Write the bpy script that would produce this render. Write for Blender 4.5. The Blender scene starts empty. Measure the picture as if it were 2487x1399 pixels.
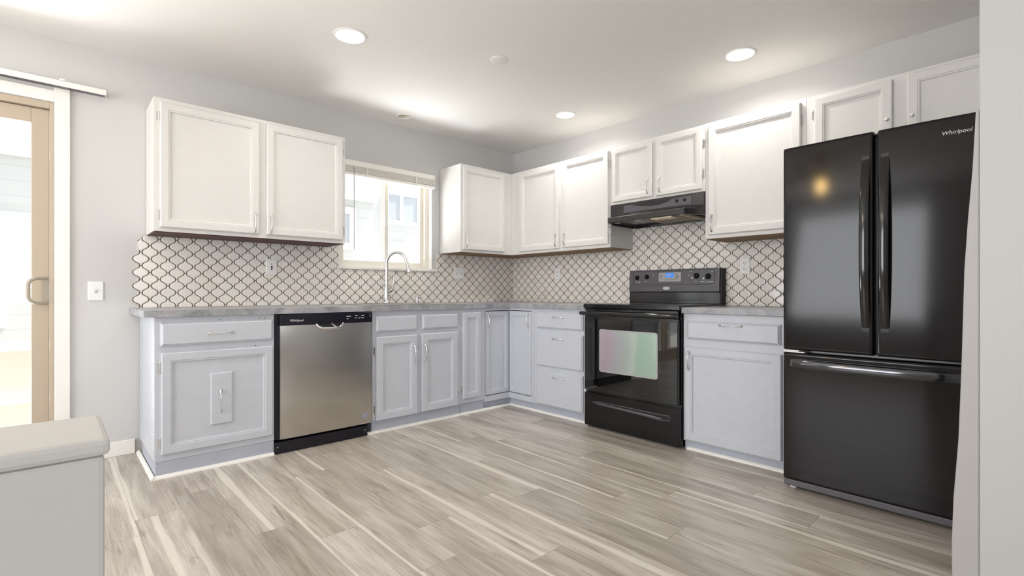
import bpy, bmesh, math, random
from mathutils import Vector, Matrix

random.seed(7)
SC = bpy.context.scene
COL = SC.collection

# ------------------------------------------------------------------ camera
CAM_POS = Vector((-3.5288, -3.8021, 0.9854))
YAW = math.pi / 4 + 0.0390
FPX, HY = 1204.77, 709.06
cam_d = bpy.data.cameras.new('camera')
cam = bpy.data.objects.new('camera', cam_d)
COL.objects.link(cam)
cam.location = CAM_POS
cam.rotation_euler = (math.pi / 2, 0, YAW - math.pi / 2)
cam_d.sensor_fit = 'HORIZONTAL'
cam_d.sensor_width = 36
cam_d.lens = FPX * 36 / 2487
cam_d.shift_y = (HY - 699.5) / 2487
cam_d.clip_start = 0.02
SC.camera = cam

# ------------------------------------------------------------------ world, exposure
SC.view_settings.view_transform = 'Standard'
SC.view_settings.look = 'None'
SC.view_settings.exposure = 0.37
SC.view_settings.gamma = 1.0
world = bpy.data.worlds.new('overcast')
SC.world = world
world.use_nodes = True
wn = world.node_tree
bgn = wn.nodes['Background']
bgn.inputs['Color'].default_value = (0.93, 0.97, 1.0, 1)
bgn.inputs['Strength'].default_value = 1.7


def area(name, loc, rot, sx, sy, power, col=(1, 1, 1), portal=False):
    d = bpy.data.lights.new(name, 'AREA')
    d.shape = 'RECTANGLE'
    d.size, d.size_y = sx, sy
    d.energy = power
    d.color = col
    o = bpy.data.objects.new(name, d)
    COL.objects.link(o)
    o.location = loc
    o.rotation_euler = rot
    if portal:
        d.cycles.is_portal = True
    return o


# unseen fill lamps outside openings added in the rear and side walls
area('back_fill_lamp', (-3.9, -7.62, 1.45), (math.radians(128), 0, 0), 3.6, 1.7, 22, (0.98, 0.98, 1.0))
area('side_fill_lamp', (-6.62, -1.8, 1.4), (math.radians(115), 0, -math.pi / 2), 2.3, 1.7, 62, (0.97, 0.98, 1.0))
# sun high over the roofs: it never enters the rooms, it lights the patio between the houses,
# which throws daylight up through the sliding door and the sink window
sun_d = bpy.data.lights.new('sun', 'SUN')
sun_d.energy = 12.0
sun_d.angle = 0.03
sun_d.color = (1.0, 0.97, 0.92)
sun = bpy.data.objects.new('sun', sun_d)
COL.objects.link(sun)
sun.rotation_euler = Vector((-0.45, 0.10, -0.9)).to_track_quat('-Z', 'Y').to_euler()
# unseen lamp added to stand in for ground bounce below the sink window
area('window_bounce_lamp', (-1.50, 0.55, 0.84), (math.radians(-146), 0, 0), 1.2, 0.40, 30, (0.97, 0.985, 1.0))
# another lamp added for patio bounce outside the sliding door, out of view
area('door_bounce_lamp', (-4.4, 1.25, -0.22), (math.radians(-126), 0, 0), 1.8, 1.2, 190, (0.97, 0.985, 1.0))
# sky portals in the two openings of the window wall
area('window_portal', (-1.44, 0.14, 1.6), (-math.pi / 2, 0, 0), 0.88, 0.86, 1, portal=True)
area('door_portal', (-4.4, 0.14, 1.02), (-math.pi / 2, 0, 0), 1.75, 2.0, 1, portal=True)

# ------------------------------------------------------------------ materials


def srgb(r, g, b):
    f = lambda c: c / 12.92 if c <= 0.04045 else ((c + 0.055) / 1.055) ** 2.4
    return (f(r / 255), f(g / 255), f(b / 255), 1)


class NT:
    """tiny helper to write node trees"""

    def __init__(self, name):
        self.m = bpy.data.materials.new(name)
        self.m.use_nodes = True
        self.t = self.m.node_tree
        self.b = self.t.nodes['Principled BSDF']
        self.out = self.t.nodes['Material Output']

    def n(self, typ, **kw):
        nd = self.t.nodes.new(typ)
        for k, v in kw.items():
            setattr(nd, k, v)
        return nd

    def put(self, sock, v):
        if isinstance(v, bpy.types.NodeSocket):
            self.t.links.new(v, sock)
        else:
            sock.default_value = v

    def M(self, op, a, b=0.0, c=0.0):
        nd = self.n('ShaderNodeMath', operation=op)
        self.put(nd.inputs[0], a)
        self.put(nd.inputs[1], b)
        if op in ('COMPARE', 'SMOOTH_MIN', 'MULTIPLY_ADD', 'WRAP'):
            self.put(nd.inputs[2], c)
        return nd.outputs[0]

    def noise(self, vec, scale, detail=3.0, rough=0.55, dist=0.0):
        nd = self.n('ShaderNodeTexNoise')
        if vec is not None:
            self.put(nd.inputs['Vector'], vec)
        nd.inputs['Scale'].default_value = scale
        nd.inputs['Detail'].default_value = detail
        nd.inputs['Roughness'].default_value = rough
        nd.inputs['Distortion'].default_value = dist
        return nd.outputs['Fac']

    def ramp(self, fac, stops):
        nd = self.n('ShaderNodeValToRGB')
        self.put(nd.inputs[0], fac)
        e = nd.color_ramp.elements
        while len(e) < len(stops):
            e.new(0.5)
        for el, (p, c) in zip(e, stops):
            el.position = p
            el.color = c
        return nd.outputs['Color']

    def mix(self, fac, a, b, mode='MIX'):
        nd = self.n('ShaderNodeMix', data_type='RGBA', blend_type=mode)
        self.put(nd.inputs['Factor'], fac)
        self.put(nd.inputs['A'], a)
        self.put(nd.inputs['B'], b)
        return nd.outputs['Result']

    def smooth(self, x, lo, hi):
        nd = self.n('ShaderNodeMapRange', interpolation_type='SMOOTHSTEP')
        self.put(nd.inputs['Value'], x)
        nd.inputs['From Min'].default_value = lo
        nd.inputs['From Max'].default_value = hi
        return nd.outputs['Result']

    def pos(self):
        return self.n('ShaderNodeNewGeometry').outputs['Position']

    def obj(self, scale=(1, 1, 1)):
        tc = self.n('ShaderNodeTexCoord')
        mp = self.n('ShaderNodeMapping')
        mp.inputs['Scale'].default_value = scale
        self.t.links.new(tc.outputs['Object'], mp.inputs['Vector'])
        return mp.outputs['Vector']

    def bump(self, h, strength, dist=0.001):
        nd = self.n('ShaderNodeBump')
        nd.inputs['Strength'].default_value = strength
        nd.inputs['Distance'].default_value = dist
        self.put(nd.inputs['Height'], h)
        self.t.links.new(nd.outputs['Normal'], self.b.inputs['Normal'])
        return nd


def simple(name, col, rough=0.5, metal=0.0, var=0.03, scale=30, bump=0.0, coat=0.0, stretch=(1, 1, 1), spec=0.5):
    t = NT(name)
    v = t.obj(stretch)
    f = t.noise(v, scale, 4)
    lo = tuple(c * (1 - var) for c in col[:3]) + (1,)
    hi = tuple(min(1, c * (1 + var)) for c in col[:3]) + (1,)
    t.put(t.b.inputs['Base Color'], t.ramp(f, [(0.25, lo), (0.75, hi)]))
    t.b.inputs['Roughness'].default_value = rough
    t.b.inputs['Metallic'].default_value = metal
    t.b.inputs['Specular IOR Level'].default_value = spec
    if coat:
        t.b.inputs['Coat Weight'].default_value = coat
        t.b.inputs['Coat Roughness'].default_value = 0.08
    if bump:
        t.bump(f, bump)
    return t.m


def emit(name, col, strength):
    t = NT(name)
    t.b.inputs['Base Color'].default_value = col
    t.b.inputs['Emission Color'].default_value = col
    t.b.inputs['Emission Strength'].default_value = strength
    return t.m


def make_glass(name, tint=(1, 1, 1, 1)):
    t = NT(name)
    t.t.nodes.remove(t.b)
    tr = t.n('ShaderNodeBsdfTransparent')
    tr.inputs['Color'].default_value = tint
    gl = t.n('ShaderNodeBsdfGlossy')
    gl.inputs['Roughness'].default_value = 0.02
    fr = t.n('ShaderNodeFresnel')
    bk = t.n('ShaderNodeNewGeometry').outputs['Backfacing']
    t.put(fr.inputs['IOR'], t.M('ADD', 1.45, t.M('MULTIPLY', bk, 1 / 1.45 - 1.45)))
    mx = t.n('ShaderNodeMixShader')
    t.t.links.new(fr.outputs[0], mx.inputs[0])
    t.t.links.new(tr.outputs[0], mx.inputs[1])
    t.t.links.new(gl.outputs[0], mx.inputs[2])
    t.t.links.new(mx.outputs[0], t.out.inputs['Surface'])
    return t.m


TP, TQ, TA_ = 0.0927, 0.0836, 0.195          # arabesque tile pitch across, up, and edge swing


def make_tile(name, axis, u0, z0, TP=TP, TQ=TQ):
    """lantern shaped tiles between wavy grout lines, each with its own tint and tilt"""
    t = NT(name)
    sep = t.n('ShaderNodeSeparateXYZ')
    t.t.links.new(t.pos(), sep.inputs[0])
    M = t.M
    u = M('DIVIDE', M('SUBTRACT', sep.outputs[axis], u0), TP)
    v = M('ADD', M('DIVIDE', M('SUBTRACT', sep.outputs[2], z0), TQ), 0.5)
    ang = M('MULTIPLY', v, 2 * math.pi)
    c = M('MULTIPLY', M('ADD', M('COSINE', ang), M('MULTIPLY', M('COSINE', M('MULTIPLY', ang, 3)), -0.10)), TA_)

    def wrapabs(x):
        return M('ABSOLUTE', M('SUBTRACT', x, M('ROUND', x)))
    d1 = wrapabs(M('SUBTRACT', u, c))
    d2 = wrapabs(M('ADD', M('SUBTRACT', u, 0.5), c))
    slope = M('MULTIPLY', M('SINE', ang), TP / TQ * 2 * math.pi * TA_)
    inv = M('DIVIDE', TP, M('SQRT', M('ADD', 1.0, M('MULTIPLY', slope, slope))))
    d = M('MULTIPLY', M('MINIMUM', d1, d2), inv)
    # the short grout bars at the necks
    vz = M('MULTIPLY', wrapabs(v), TQ)
    vh = M('MULTIPLY', wrapabs(M('SUBTRACT', v, 0.5)), TQ)
    b1 = M('ADD', vz, M('MULTIPLY', M('GREATER_THAN', wrapabs(M('SUBTRACT', u, 0.25)), 0.09), 1.0))
    b2 = M('ADD', vh, M('MULTIPLY', M('GREATER_THAN', wrapabs(M('SUBTRACT', u, 0.75)), 0.09), 1.0))
    d = M('MINIMUM', d, M('MINIMUM', b1, b2))
    grout = t.smooth(d, 0.0029, 0.0017)
    # tile number for tint and tilt
    uf = M('FLOOR', M('SUBTRACT', u, c))
    fr = M('SUBTRACT', M('SUBTRACT', u, c), uf)
    typ = M('GREATER_THAN', fr, M('SUBTRACT', 0.5, M('MULTIPLY', c, 2.0)))
    rowA = M('FLOOR', v)
    rowB = M('ADD', M('FLOOR', M('ADD', v, 0.5)), 100.5)
    row = M('ADD', M('MULTIPLY', typ, rowB), M('MULTIPLY', M('SUBTRACT', 1.0, typ), rowA))
    cmb = t.n('ShaderNodeCombineXYZ')
    t.put(cmb.inputs[0], uf)
    t.put(cmb.inputs[1], row)
    t.put(cmb.inputs[2], typ)
    wnz = t.n('ShaderNodeTexWhiteNoise', noise_dimensions='3D')
    t.t.links.new(cmb.outputs[0], wnz.inputs['Vector'])
    tint = t.ramp(wnz.outputs['Value'], [(0.0, srgb(230, 222, 215)), (0.35, srgb(237, 232, 226)), (0.7, srgb(240, 235, 228)), (1.0, srgb(230, 228, 223))])
    t.put(t.b.inputs['Base Color'], t.mix(grout, tint, srgb(78, 68, 55)))
    t.put(t.b.inputs['Roughness'], t.M('ADD', t.M('MULTIPLY', grout, 0.6), 0.10))
    # pillowed tile edge + small tilt of each tile
    h = t.smooth(d, 0.002, 0.0085)
    bm = t.bump(h, 0.55, 0.002)
    ctr = t.n('ShaderNodeVectorMath', operation='SUBTRACT')
    t.t.links.new(wnz.outputs['Color'], ctr.inputs[0])
    ctr.inputs[1].default_value = (0.5, 0.5, 0.5)
    scl = t.n('ShaderNodeVectorMath', operation='SCALE')
    t.t.links.new(ctr.outputs[0], scl.inputs[0])
    scl.inputs['Scale'].default_value = 0.045
    add = t.n('ShaderNodeVectorMath', operation='ADD')
    t.t.links.new(bm.outputs['Normal'], add.inputs[0])
    t.t.links.new(scl.outputs[0], add.inputs[1])
    nrm = t.n('ShaderNodeVectorMath', operation='NORMALIZE')
    t.t.links.new(add.outputs[0], nrm.inputs[0])
    t.t.links.new(nrm.outputs[0], t.b.inputs['Normal'])
    return t.m


def make_floor():
    t = NT('vinyl_plank')
    M = t.M
    uv = t.n('ShaderNodeUVMap', uv_map='plank')
    su = t.n('ShaderNodeSeparateXYZ')
    t.t.links.new(uv.outputs[0], su.inputs[0])
    ends = t.n('ShaderNodeUVMap', uv_map='ends')
    se = t.n('ShaderNodeSeparateXYZ')
    t.t.links.new(ends.outputs[0], se.inputs[0])
    at = t.n('ShaderNodeAttribute', attribute_name='rnd')
    sc = t.n('ShaderNodeSeparateColor')
    t.t.links.new(at.outputs['Color'], sc.inputs[0])
    r1, r2, r3 = sc.outputs[0], sc.outputs[1], sc.outputs[2]
    u, v = su.outputs[0], su.outputs[1]

    def vec(ax, ay, off):
        cb = t.n('ShaderNodeCombineXYZ')
        t.put(cb.inputs[0], M('MULTIPLY', u, ax))
        t.put(cb.inputs[1], M('MULTIPLY', v, ay))
        t.put(cb.inputs[2], M('MULTIPLY', r1, off))
        return cb.outputs[0]
    broad = t.noise(vec(1.3, 0.9, 37.0), 2.0, 3, 0.5, 0.6)
    grain = t.noise(vec(7.0, 1.1, 91.0), 3.0, 6, 0.62, 0.8)
    fine = t.noise(vec(40.0, 3.0, 13.0), 3.0, 3, 0.6)
    base = t.ramp(M('ADD', M('MULTIPLY', broad, 0.55), M('MULTIPLY', grain, 0.45)),
                  [(0.28, srgb(137, 125, 113)), (0.43, srgb(173, 163, 151)), (0.56, srgb(197, 189, 179)), (0.72, srgb(217, 211, 203))])
    shade = t.ramp(r2, [(0.0, (0.80, 0.79, 0.78, 1)), (0.5, (0.93, 0.92, 0.91, 1)), (1.0, (1.04, 1.04, 1.04, 1))])
    base = t.mix(1.0, base, shade, 'MULTIPLY')
    base = t.mix(t.M('MULTIPLY', t.smooth(fine, 0.58, 0.76), 0.22), base, srgb(122, 108, 94))
    dark = t.M('MULTIPLY', t.smooth(t.noise(vec(2.6, 1.0, 55.0), 2.2, 5, 0.66, 1.8), 0.52, 0.74), 0.75)
    base = t.mix(dark, base, srgb(124, 111, 100))
    # the pale sapwood streak that wanders along one edge of some planks
    wob = t.noise(vec(0.0, 0.8, 71.0), 1.6, 2, 0.5)
    sp = M('ADD', M('MULTIPLY', r3, 0.97), M('MULTIPLY', M('SUBTRACT', wob, 0.5), 0.16))
    wid = M('ADD', -0.035, M('MULTIPLY', t.noise(vec(0.0, 0.9, 17.0), 1.8, 2), 0.20))
    dist = M('ABSOLUTE', M('SUBTRACT', u, sp))
    st = M('MULTIPLY', t.smooth(M('SUBTRACT', wid, dist), -0.03, 0.02), M('MULTIPLY', M('GREATER_THAN', M('FRACT', M('MULTIPLY', r1, 7.31)), 0.45), 0.78))
    base = t.mix(st, base, srgb(226, 219, 208))
    # thin seams
    eu = M('MINIMUM', u, M('SUBTRACT', 1.0, u))
    ev = M('MINIMUM', se.outputs[0], M('SUBTRACT', se.outputs[1], se.outputs[0]))
    seam = M('MAXIMUM', t.smooth(eu, 0.010, 0.004), t.smooth(ev, 0.0022, 0.0008))
    base = t.mix(M('MULTIPLY', seam, 0.45), base, srgb(96, 84, 72))
    t.put(t.b.inputs['Base Color'], base)
    t.put(t.b.inputs['Roughness'], M('ADD', 0.25, M('MULTIPLY', fine, 0.14)))
    t.b.inputs['Specular IOR Level'].default_value = 0.85
    t.bump(M('SUBTRACT', M('MULTIPLY', fine, 0.4), seam), 0.25, 0.0006)
    return t.m


def make_steel(name, col, rough, sx=1.0, along=(2, 2, 160)):
    t = NT(name)
    f = t.noise(t.obj(along), 6, 3)
    g = t.noise(t.obj((1.5, 1.5, 1.0)), 2.2, 3)
    c2 = tuple(x * 0.86 for x in col[:3]) + (1,)
    t.put(t.b.inputs['Base Color'], t.mix(g, col, c2))
    t.b.inputs['Metallic'].default_value = 1.0
    t.put(t.b.inputs['Roughness'], t.M('ADD', rough - 0.005, t.M('MULTIPLY', f, 0.01)))
    tg = t.n('ShaderNodeTangent', direction_type='RADIAL', axis='Z')
    t.t.links.new(tg.outputs[0], t.b.inputs['Tangent'])
    t.b.inputs['Anisotropic'].default_value = 0.8
    t.b.inputs['Anisotropic Rotation'].default_value = 0.0
    return t.m


def make_counter():
    t = NT('grey_stone_laminate')
    v = t.pos()
    a = t.noise(v, 9, 6, 0.65, 0.8)
    b = t.noise(v, 60, 4, 0.6)
    c = t.ramp(a, [(0.25, srgb(112, 112, 116)), (0.45, srgb(150, 151, 156)), (0.6, srgb(172, 172, 177)), (0.8, srgb(198, 197, 197))])
    c = t.mix(t.M('MULTIPLY', t.smooth(b, 0.55, 0.75), 0.35), c, srgb(112, 108, 108))
    t.put(t.b.inputs['Base Color'], c)
    t.b.inputs['Roughness'].default_value = 0.28
    return t.m


def make_siding():
    t = NT('pale_lap_siding')
    sep = t.n('ShaderNodeSeparateXYZ')
    t.t.links.new(t.pos(), sep.inputs[0])
    f = t.M('FRACT', t.M('DIVIDE', sep.outputs[2], 0.15))
    n = t.noise(t.pos(), 3, 3)
    t.put(t.b.inputs['Base Color'], t.mix(t.smooth(f, 0.10, 0.02), t.ramp(n, [(0.2, (0.40, 0.405, 0.41, 1)), (0.8, (0.42, 0.425, 0.425, 1))]), (0.36, 0.365, 0.37, 1)))
    t.b.inputs['Roughness'].default_value = 0.8
    t.bump(f, 0.4, 0.01)
    return t.m


def make_oven_window():
    """mirror coated glass, its pink to green sheen painted into the colour"""
    t = NT('coated_oven_glass')
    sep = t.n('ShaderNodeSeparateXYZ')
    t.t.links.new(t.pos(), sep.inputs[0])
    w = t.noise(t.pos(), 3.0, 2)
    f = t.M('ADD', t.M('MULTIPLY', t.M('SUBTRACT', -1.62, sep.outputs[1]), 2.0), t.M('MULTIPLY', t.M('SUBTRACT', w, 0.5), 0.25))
    c = t.ramp(f, [(0.0, srgb(196, 190, 196)), (0.12, srgb(196, 176, 192)), (0.28, srgb(186, 188, 196)), (0.45, srgb(184, 198, 190)), (0.58, srgb(196, 212, 202)), (0.64, srgb(174, 200, 182)), (0.85, srgb(174, 198, 184)), (1.0, srgb(192, 208, 200))])  # sheen of the coating painted as fixed colour stops
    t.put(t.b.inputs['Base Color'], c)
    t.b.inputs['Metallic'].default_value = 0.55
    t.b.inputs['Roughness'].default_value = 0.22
    return t.m


WALLP = NT('wall_paint')
_n = WALLP.noise(WALLP.pos(), 140, 3)
_g = WALLP.noise(WALLP.pos(), 1.2, 2)
WALLP.put(WALLP.b.inputs['Base Color'], WALLP.ramp(_g, [(0.2, srgb(206, 206, 205)), (0.8, srgb(210, 209, 208))]))
WALLP.b.inputs['Roughness'].default_value = 0.6
WALLP.bump(_n, 0.12, 0.001)
CEILP = NT('ceiling_paint')
_n = CEILP.noise(CEILP.pos(), 90, 4)
CEILP.put(CEILP.b.inputs['Base Color'], CEILP.ramp(_n, [(0.2, srgb(238, 236, 233)), (0.8, srgb(240, 238, 235))]))
CEILP.b.inputs['Roughness'].default_value = 0.75
CEILP.bump(_n, 0.18, 0.0015)

MT = dict(
    wall=WALLP.m, ceil=CEILP.m, floor=make_floor(),
    tileA=make_tile('arabesque_tile_window_wall', 0, -3.1555, 1.1065),
    tileB=make_tile('arabesque_tile_range_wall', 1, -2.4468, 0.931, 0.095, 0.0825),
    hood=simple('black_hood_enamel', srgb(38, 36, 38), 0.13, var=0.08, spec=0.7),
    blue=simple('blue_grey_cabinet_paint', srgb(201, 205, 214), 0.34, var=0.03, scale=18, bump=0.04),
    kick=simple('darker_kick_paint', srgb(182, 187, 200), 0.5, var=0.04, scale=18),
    upper=simple('white_cabinet_paint', srgb(224, 222, 219), 0.34, var=0.015, scale=18, bump=0.03),
    red=simple('dark_red_brown_wood', srgb(74, 30, 18), 0.55, var=0.25, scale=20, stretch=(1, 8, 1)),
    brown=simple('raw_brown_wood', srgb(136, 104, 70), 0.6, var=0.15, scale=20, stretch=(1, 8, 1)),
    white=simple('white_trim_paint', srgb(242, 240, 236), 0.4, var=0.012, scale=20),
    plate=simple('white_plastic', srgb(240, 240, 240), 0.3, var=0.01),
    dark=simple('black_part_and_gap_shade', srgb(22, 21, 22), 0.6, var=0.1),  # black of small parts, also gap shade on the corner cabinet
    nickel=simple('satin_nickel', srgb(220, 220, 220), 0.24, 1.0, 0.05, 60),
    steel=make_steel('brushed_steel', srgb(205, 201, 197), 0.22),
    sink=make_steel('sink_steel', srgb(225, 224, 222), 0.2, along=(60, 2, 2)),
    chrome=simple('polished_metal', srgb(225, 224, 224), 0.12, 1.0, 0.03, 40),
    blackchrome=simple('dark_polished_metal', srgb(96, 96, 100), 0.12, 1.0, 0.05, 40),
    black=simple('gloss_black_enamel', srgb(22, 21, 22), 0.10, var=0.1, spec=0.6),
    blackglass=simple('black_glass', srgb(10, 10, 11), 0.03, var=0.1, spec=0.8),
    blacksatin=simple('satin_black_enamel', srgb(44, 42, 43), 0.24, var=0.08, scale=90, bump=0.05, spec=0.6),
    blackgrain=simple('textured_black_steel', srgb(22, 20, 21), 0.10, var=0.08, scale=140, bump=0.02, spec=0.35),
    navy=simple('navy_black_plastic', srgb(16, 16, 30), 0.25, var=0.1),
    grey=simple('grey_enamel_panel', srgb(92, 89, 96), 0.25, var=0.06),
    counter=make_counter(),
    tan=simple('almond_vinyl', srgb(190, 175, 156), 0.4, var=0.02),
    taupe=simple('taupe_handle_plastic', srgb(178, 170, 155), 0.4, var=0.02),
    almond=simple('pale_almond_vinyl', srgb(240, 235, 224), 0.4, var=0.02),
    blind=simple('cream_blind_slats', srgb(248, 245, 238), 0.35, var=0.02),
    glass=make_glass('window_glass', (0.97, 0.98, 0.98, 1)),
    siding=make_siding(),
    outtrim=simple('exterior_white_trim', srgb(205, 204, 202), 0.6, var=0.01),
    outpane=simple('neighbour_window_glass', srgb(152, 156, 163), 0.2, var=0.06, scale=2),
    outbeige=simple('beige_fence_panel', srgb(168, 160, 149), 0.7, var=0.04, scale=6),
    halfwall=simple('greige_wall_paint', srgb(210, 208, 205), 0.6, var=0.02, scale=3),
    endwall=simple('pale_grey_wall_paint', srgb(202, 202, 201), 0.6, var=0.012, scale=2),
    ground=simple('patio_concrete', srgb(215, 212, 206), 0.9, var=0.05, scale=4),
    lens=emit('lamp_lens', (1.0, 0.97, 0.92, 1), 6.0),
    bulb=emit('warm_bulb', (1.0, 0.66, 0.26, 1), 40.0),
    fanwood=simple('dark_fan_blade', srgb(70, 48, 36), 0.45, var=0.15, scale=12),
    blue_lcd=emit('blue_display', srgb(60, 130, 215), 0.45),
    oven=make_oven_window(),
    print=simple('white_print', srgb(214, 214, 216), 0.5, var=0.01),
    badge=simple('grey_blue_badge', srgb(150, 152, 164), 0.45, var=0.25, scale=260),
    filt=simple('greasy_mesh_filter', srgb(112, 90, 56), 0.4, 0.6, 0.35, 220),
    lampcover=simple('cream_lamp_cover', srgb(226, 214, 186), 0.35, var=0.03),
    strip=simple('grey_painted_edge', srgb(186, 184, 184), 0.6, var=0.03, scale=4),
    greyknob=simple('grey_knob_mark', srgb(172, 170, 172), 0.4, var=0.02),
)

# ------------------------------------------------------------------ mesh builder
TW = lambda a, b, c: (a, b, c)                 # world axes
TA = lambda s, d, z: (s, -d, z)                # window wall: s along +x, d out of the wall
TB = lambda s, d, z: (-d, -s, z)               # range wall: s along -y, d out of the wall


class MB:
    def __init__(self, T=TW):
        self.T = T
        self.v, self.f, self.mi, self.sm = [], [], [], []
        self.cur = 0

    def add(self, vs, fs, smooth=False):
        o = len(self.v)
        self.v += [self.T(*p) for p in vs]
        for f in fs:
            self.f.append([i + o for i in f])
            self.mi.append(self.cur)
            self.sm.append(smooth)
        return self

    def box(self, a0, a1, b0, b1, c0, c1):
        vs = [(a, b, c) for a in (a0, a1) for b in (b0, b1) for c in (c0, c1)]
        return self.add(vs, [(0, 1, 3, 2), (4, 6, 7, 5), (0, 4, 5, 1), (2, 3, 7, 6), (0, 2, 6, 4), (1, 5, 7, 3)])

    def rings(self, rings, cap0=True, cap1=True, smooth=False, closed=False):
        n = len(rings[0])
        vs = [p for r in rings for p in r]
        fs = []
        for k in range(len(rings) - (0 if closed else 1)):
            k2 = (k + 1) % len(rings)
            for i in range(n):
                j = (i + 1) % n
                fs.append((k * n + i, k * n + j, k2 * n + j, k2 * n + i))
        if cap0 and not closed:
            fs.append(tuple(range(n - 1, -1, -1)))
        if cap1 and not closed:
            fs.append(tuple((len(rings) - 1) * n + i for i in range(n)))
        return self.add(vs, fs, smooth)

    def panel(self, s0, s1, z0, z1, prof):
        """rectangular rings (inset, d) from the back face to the middle of the front"""
        return self.rings([[(s0 + i, d, z0 + i), (s1 - i, d, z0 + i), (s1 - i, d, z1 - i), (s0 + i, d, z1 - i)] for i, d in prof])

    def tube(self, pts, rad, n=10, caps=True, closed=False, flat=1.0):
        pts = [Vector(p) for p in pts]
        if not isinstance(rad, (list, tuple)):
            rad = [rad] * len(pts)
        rings = []
        up = None
        for i, p in enumerate(pts):
            a = pts[(i - 1) % len(pts)] if (closed or i > 0) else p
            b = pts[(i + 1) % len(pts)] if (closed or i < len(pts) - 1) else p
            t = (b - a).normalized()
            if up is None:
                up = Vector((0, 0, 1)) if abs(t.z) < 0.9 else Vector((1, 0, 0))
            x = up.cross(t)
            if x.length < 1e-5:
                x = Vector((1, 0, 0)).cross(t)
            x.normalize()
            y = t.cross(x).normalized()
            up = y
            rings.append([tuple(p + rad[i] * (math.cos(2 * math.pi * k / n) * x * flat + math.sin(2 * math.pi * k / n) * y)) for k in range(n)])
        return self.rings(rings, caps, caps, True, closed)

    def lathe(self, c, axis, prof, n=24, smooth=True, caps=True):
        c, ax = Vector(c), Vector(axis).normalized()
        x = ax.orthogonal().normalized()
        y = ax.cross(x)
        rings = [[tuple(c + ax * h + r * (math.cos(2 * math.pi * k / n) * x + math.sin(2 * math.pi * k / n) * y)) for k in range(n)] for r, h in prof]
        return self.rings(rings, caps, caps, smooth)

    def prism(self, poly, lo, hi, axis=1):
        """closed outline in the two other axes, extruded along axis"""
        def pt(p, q):
            r = list(p)
            r.insert(axis, q)
            return tuple(r)
        return self.rings([[pt(p, lo) for p in poly], [pt(p, hi) for p in poly]])

    def ball(self, c, rx, ry, rz, n=16, m=9):
        rings = []
        for j in range(1, m):
            a = math.pi * j / m
            rings.append([(c[0] + rx * math.sin(a) * math.cos(2 * math.pi * k / n), c[1] + ry * math.sin(a) * math.sin(2 * math.pi * k / n), c[2] + rz * math.cos(a)) for k in range(n)])
        return self.rings(rings, True, True, True)

    def build(self, name, mats, parent=None, bevel=0.0, seg=2, loc=None):
        if not isinstance(mats, (list, tuple)):
            mats = [mats]
        if parent is not None:
            org = ORG[parent.name]
        elif loc is not None:
            org = Vector(loc)
        else:
            xs, ys, zs = zip(*self.v)
            org = Vector(((min(xs) + max(xs)) / 2, (min(ys) + max(ys)) / 2, min(zs)))
        me = bpy.data.meshes.new(name)
        me.from_pydata([tuple(Vector(p) - org) for p in self.v], [], self.f)
        for m in mats:
            me.materials.append(MT[m])
        for p, k, s in zip(me.polygons, self.mi, self.sm):
            p.material_index = k
            p.use_smooth = s
        bm = bmesh.new()
        bm.from_mesh(me)
        bmesh.ops.recalc_face_normals(bm, faces=bm.faces)
        bm.to_mesh(me)
        bm.free()
        if any(self.sm):
            me.set_sharp_from_angle(angle=math.radians(45))
        o = bpy.data.objects.new(name, me)
        COL.objects.link(o)
        if parent is not None:
            o.parent = parent
        else:
            o.location = org
        ORG[o.name] = org
        if bevel:
            b = o.modifiers.new('bevel', 'BEVEL')
            b.width = bevel
            b.segments = seg
            b.limit_method = 'ANGLE'
            b.angle_limit = math.radians(50)
            b.harden_normals = False
        return o


ORG = {}


def thing(name, label, cat, loc, group=None):
    o = bpy.data.objects.new(name, None)
    o.empty_display_size = 0.1
    COL.objects.link(o)
    o.location = loc
    ORG[o.name] = Vector(loc)
    o['label'] = label
    o['category'] = cat
    if group:
        o['group'] = group
    return o


def tag(o, label, cat, group=None):
    o['label'] = label
    o['category'] = cat
    if group:
        o['group'] = group
    return o


def struct(o, label=None, cat=None):
    o['kind'] = 'structure'
    if label:
        o['label'] = label
    if cat:
        o['category'] = cat
    return o


def text(name, body, size, mat, parent, origin, xdir, ydir, extrude=0.0008, shear=0.0):
    """lettering as thin solid mesh, lower left corner at origin"""
    cu = bpy.data.curves.new(name, 'FONT')
    cu.body = body
    cu.size = size
    cu.extrude = extrude
    cu.shear = shear
    cu.resolution_u = 3
    tmp = bpy.data.objects.new(name + '_tmp', cu)
    COL.objects.link(tmp)
    dg = bpy.context.evaluated_depsgraph_get()
    me = bpy.data.meshes.new_from_object(tmp.evaluated_get(dg))
    bpy.data.objects.remove(tmp)
    bpy.data.curves.remove(cu)
    x, y = Vector(xdir).normalized(), Vector(ydir).normalized()
    z = x.cross(y)
    M = Matrix((x, y, z)).transposed().to_4x4()
    M.translation = Vector(origin) - ORG[parent.name]
    me.transform(M)
    me.materials.clear()
    me.materials.append(MT[mat])
    o = bpy.data.objects.new(name, me)
    COL.objects.link(o)
    o.parent = parent
    ORG[o.name] = ORG[parent.name]
    return o


# ------------------------------------------------------------------ room shell
CZ = 2.419
X0, Y0 = -6.5, -7.5


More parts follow.
